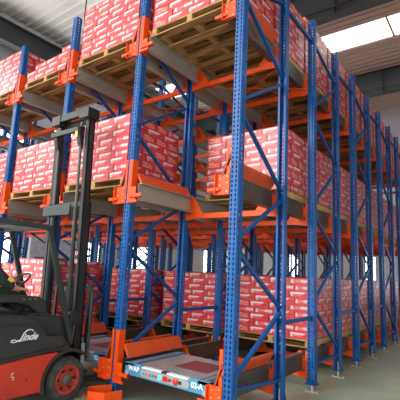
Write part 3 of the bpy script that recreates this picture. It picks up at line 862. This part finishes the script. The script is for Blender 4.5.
# right arm: shoulder, elbow, wrist, palm
w1 = addc([(px+.19,-1.40,1.62),(px+.31,-1.34,1.43),(px+.34,-1.20,1.31),wr,(px+.33,-1.03,1.24)], [.07,.058,.05,.03,.032], 2)
for i, (dx, l, dz) in enumerate(((-.030,.070,.0),(-.010,.078,.004),(.012,.074,.002),(.031,.060,-.002))):
    addc([(px+.33+dx,-1.005,1.245+dz),(px+.33+dx*1.15,-1.005+l*.55,1.242+dz),(px+.33+dx*1.15,-1.005+l*.85,1.225+dz),(px+.33+dx*1.1,-1.005+l*.9,1.205+dz)], [.011,.010,.009,.008], w1)
addc([(px+.29,-1.05,1.235),(px+.272,-1.02,1.222),(px+.27,-.995,1.212)], [.013,.011,.009], w1)
w2 = addc([(px-.19,-1.40,1.62),(px-.30,-1.22,1.44),(px-.22,-1.03,1.34),(px-.14,-.92,1.33),(px-.13,-.88,1.335)], [.07,.058,.05,.03,.030], 2)
for i, dx in enumerate((-.03,-.01,.012,.03)):
    addc([(px-.13+dx,-.85,1.345),(px-.13+dx,-.815,1.335),(px-.13+dx,-.81,1.305)], [.010,.009,.008], w2)
addc([(px-.095,-.88,1.33),(px-.08,-.865,1.31)], [.012,.009], w2)
for s in (1, -1):
    addc([(px+s*.12,-1.30,1.17),(px+s*.14,-.98,1.17),(px+s*.14,-.90,.95),(px+s*.14,-.85,.80),(px+s*.14,-.75,.76)], [.085,.07,.05,.04,.035], 0)
b = skin_body('body', rel(V), Ed, Rd, M['skin'], PERS)
# jacket: slightly larger sleeves and torso
V = [(px,-1.42,1.20),(px,-1.44,1.42),(px,-1.43,1.62),(px,-1.42,1.70)]; Ed = [(0,1),(1,2),(2,3)]; Rd = [.155,.155,.165,.075]
addc([(px+.20,-1.40,1.62),(px+.32,-1.34,1.43),(px+.345,-1.21,1.32),(px+.335,-1.115,1.26)], [.09,.078,.066,.046], 2)
addc([(px-.20,-1.40,1.62),(px-.31,-1.22,1.44),(px-.23,-1.03,1.34),(px-.16,-.95,1.335)], [.092,.08,.068,.045], 2)
skin_body('jacket', rel(V), Ed, Rd, M['jacket'], PERS)
V = [(px,-1.40,1.18)]; Ed = []; Rd = [.13]
for s in (1, -1): addc([(px+s*.12,-1.28,1.17),(px+s*.14,-.97,1.17),(px+s*.14,-.90,.95),(px+s*.14,-.86,.83)], [.105,.09,.07,.06], 0)
skin_body('trousers', rel(V), Ed, Rd, M['jacket'], PERS)
mb = MB().lathe([(.02,.115),(.06,.10),(.088,.06),(.096,.0),(.09,-.03)], (0,-1.385+1.42,1.90-1.12), 'z', 20); mb.build('hair', M['hair'], PERS, smooth=True)
fc = MB().tube([(0,-1.30+1.42,1.87-1.12),(0,-1.275+1.42,1.85-1.12)], [.012,.010], 8)
fc.build('nose', M['skin'], PERS, smooth=True)
mb = MB(); mb.lathe([(.010,0),(.010,.004)], (-.032,-1.306+1.42,1.895-1.12),'y',10); mb.lathe([(.010,0),(.010,.004)], (.032,-1.306+1.42,1.895-1.12),'y',10); mb.build('eyes', M['hair'], PERS)
MB().box(-.022,.022,-1.31+1.42,-1.303+1.42,1.825-1.12,1.832-1.12).build('mouth', M['faded_red'], PERS)
for s in (-1, 1): MB().box(min(s*.085,s*.098),max(s*.085,s*.098),.02,.05,1.86-1.12,1.91-1.12).build('ear', M['skin'], PERS, bevel=.005)
mb = MB().bar((px+.40-PB[0],-1.215-PB[1],1.365-PB[2]),(px+.405-PB[0],-1.165-PB[1],1.335-PB[2]),[(-.012,-.02),(.004,-.02),(.004,.02),(-.012,.02)]); mb.build('sleeve_badge', M['yellow'], PERS)

# ------------------------------------------------------------------ small background things
t = tag(MB().tube([(-7.43,3,9.85),(-7.43,3,8.9),(-7.40,3.02,8.6)], .02, 6).build('hanging_cable', M['black']), 'thin black cable hanging from the roof above the left racks', 'cable')
t = thing('wall_fan', 'large round pale duct outlet high on the left wall', 'duct')
MB().lathe([(.55,0),(.6,.05),(.6,.5),(.5,.5)], (XL+.0, 6.6, 7.6), 'x', 32).build('duct_ring', M['trimw'], t, smooth=True)
MB().lathe([(.5,.3),(.1,.34)], (XL+.0, 6.6, 7.6), 'x', 32).build('duct_face', M['wall'], t, smooth=True)

# ------------------------------------------------------------------ which cartons show largest -> individuals
me = carton_mesh(cart, 'tmp_cartons'); tmp = bpy.data.objects.new('tmp_cartons', me); COL.objects.link(tmp)
bpy.context.view_layer.update()
dg_ = bpy.context.evaluated_depsgraph_get()
cnt = {}
org = co.matrix_world.translation.copy()
for iy in range(1, 400, 2):
    for ix in range(1, 400, 2):
        d = (r2*((ix-200)/FPX) - u2*((iy-200)/FPX) + fw).normalized()
        o_ = org + d*.1
        for _ in range(3):
            hit, loc, nr, idx, ob, _m = S.ray_cast(dg_, o_, d)
            if not hit: break
            if ob.name == 'tmp_cartons': cnt[idx//6] = cnt.get(idx//6, 0) + 1
            break
bpy.data.objects.remove(tmp)
order = sorted(cnt, key=lambda i: -cnt[i])[:298]
chosen = set(order)
print('visible cartons', len(cnt), 'smallest individual px', cnt[order[-1]]*4 if order else 0)
seen = {}
for i in sorted(chosen):
    c = cart[i]; ln, lv, y, n, di, cols = ST[c['si']]
    b = c['b']; ori = (b[0], b[2], b[4])
    me = carton_mesh([c], 'carton', ori)
    o = bpy.data.objects.new('carton', me); COL.objects.link(o); o.location = ori
    # place words
    if c['front']:
        xs = sorted(set(round(q['x'], 3) for q in cart if q['si'] == c['si'] and q['k'] == c['k'] and q['front']))
        pos = '%s from left on front' % ORD[xs.index(round(c['x'], 3))]
    elif c['right']:
        ys = sorted(set(round(q['y'], 3) for q in cart if q['si'] == c['si'] and q['k'] == c['k'] and q['right']))
        pos = '%s from front on aisle side' % ORD[ys.index(round(c['y'], 3))]
    else: pos = 'inner spot %s column %s' % (ORD[int(c['y']/.24)], ORD[int((c['x']+.65)/.25)])
    if pos.startswith('first from left'): pos = pos.replace('first from left', 'leftmost')
    lab = 'red carton, %s layer, %s, %s %s stack, %s' % (ORD[c['k']], pos, ORD[di], LEVEL[lv], LANE[ln])
    tag(o, lab, 'carton', 'red printed cartons stacked on the pallets')
rest = [c for i, c in enumerate(cart) if i not in chosen]
o = bpy.data.objects.new('cartons', carton_mesh(rest, 'cartons')); COL.objects.link(o)
tag(o, 'remaining red printed cartons stacked on pallets deeper in the rack', 'cartons', kind='stuff')

# ------------------------------------------------------------------ light
w = bpy.data.worlds.new('world'); S.world = w; w.use_nodes = True
bg = w.node_tree.nodes['Background']; bg.inputs[0].default_value = (.88, .95, 1.0, 1); bg.inputs[1].default_value = 2.5
sun = bpy.data.lights.new('sun', 'SUN'); so = bpy.data.objects.new('sun', sun); COL.objects.link(so)
sun.energy = 3.0; sun.angle = math.radians(35); sun.color = (1, .97, .92)
dirv = Vector((.30, .85, -.42)).normalized()   # travels into the hall through the open front
so.rotation_euler = dirv.to_track_quat('-Z', 'Y').to_euler()
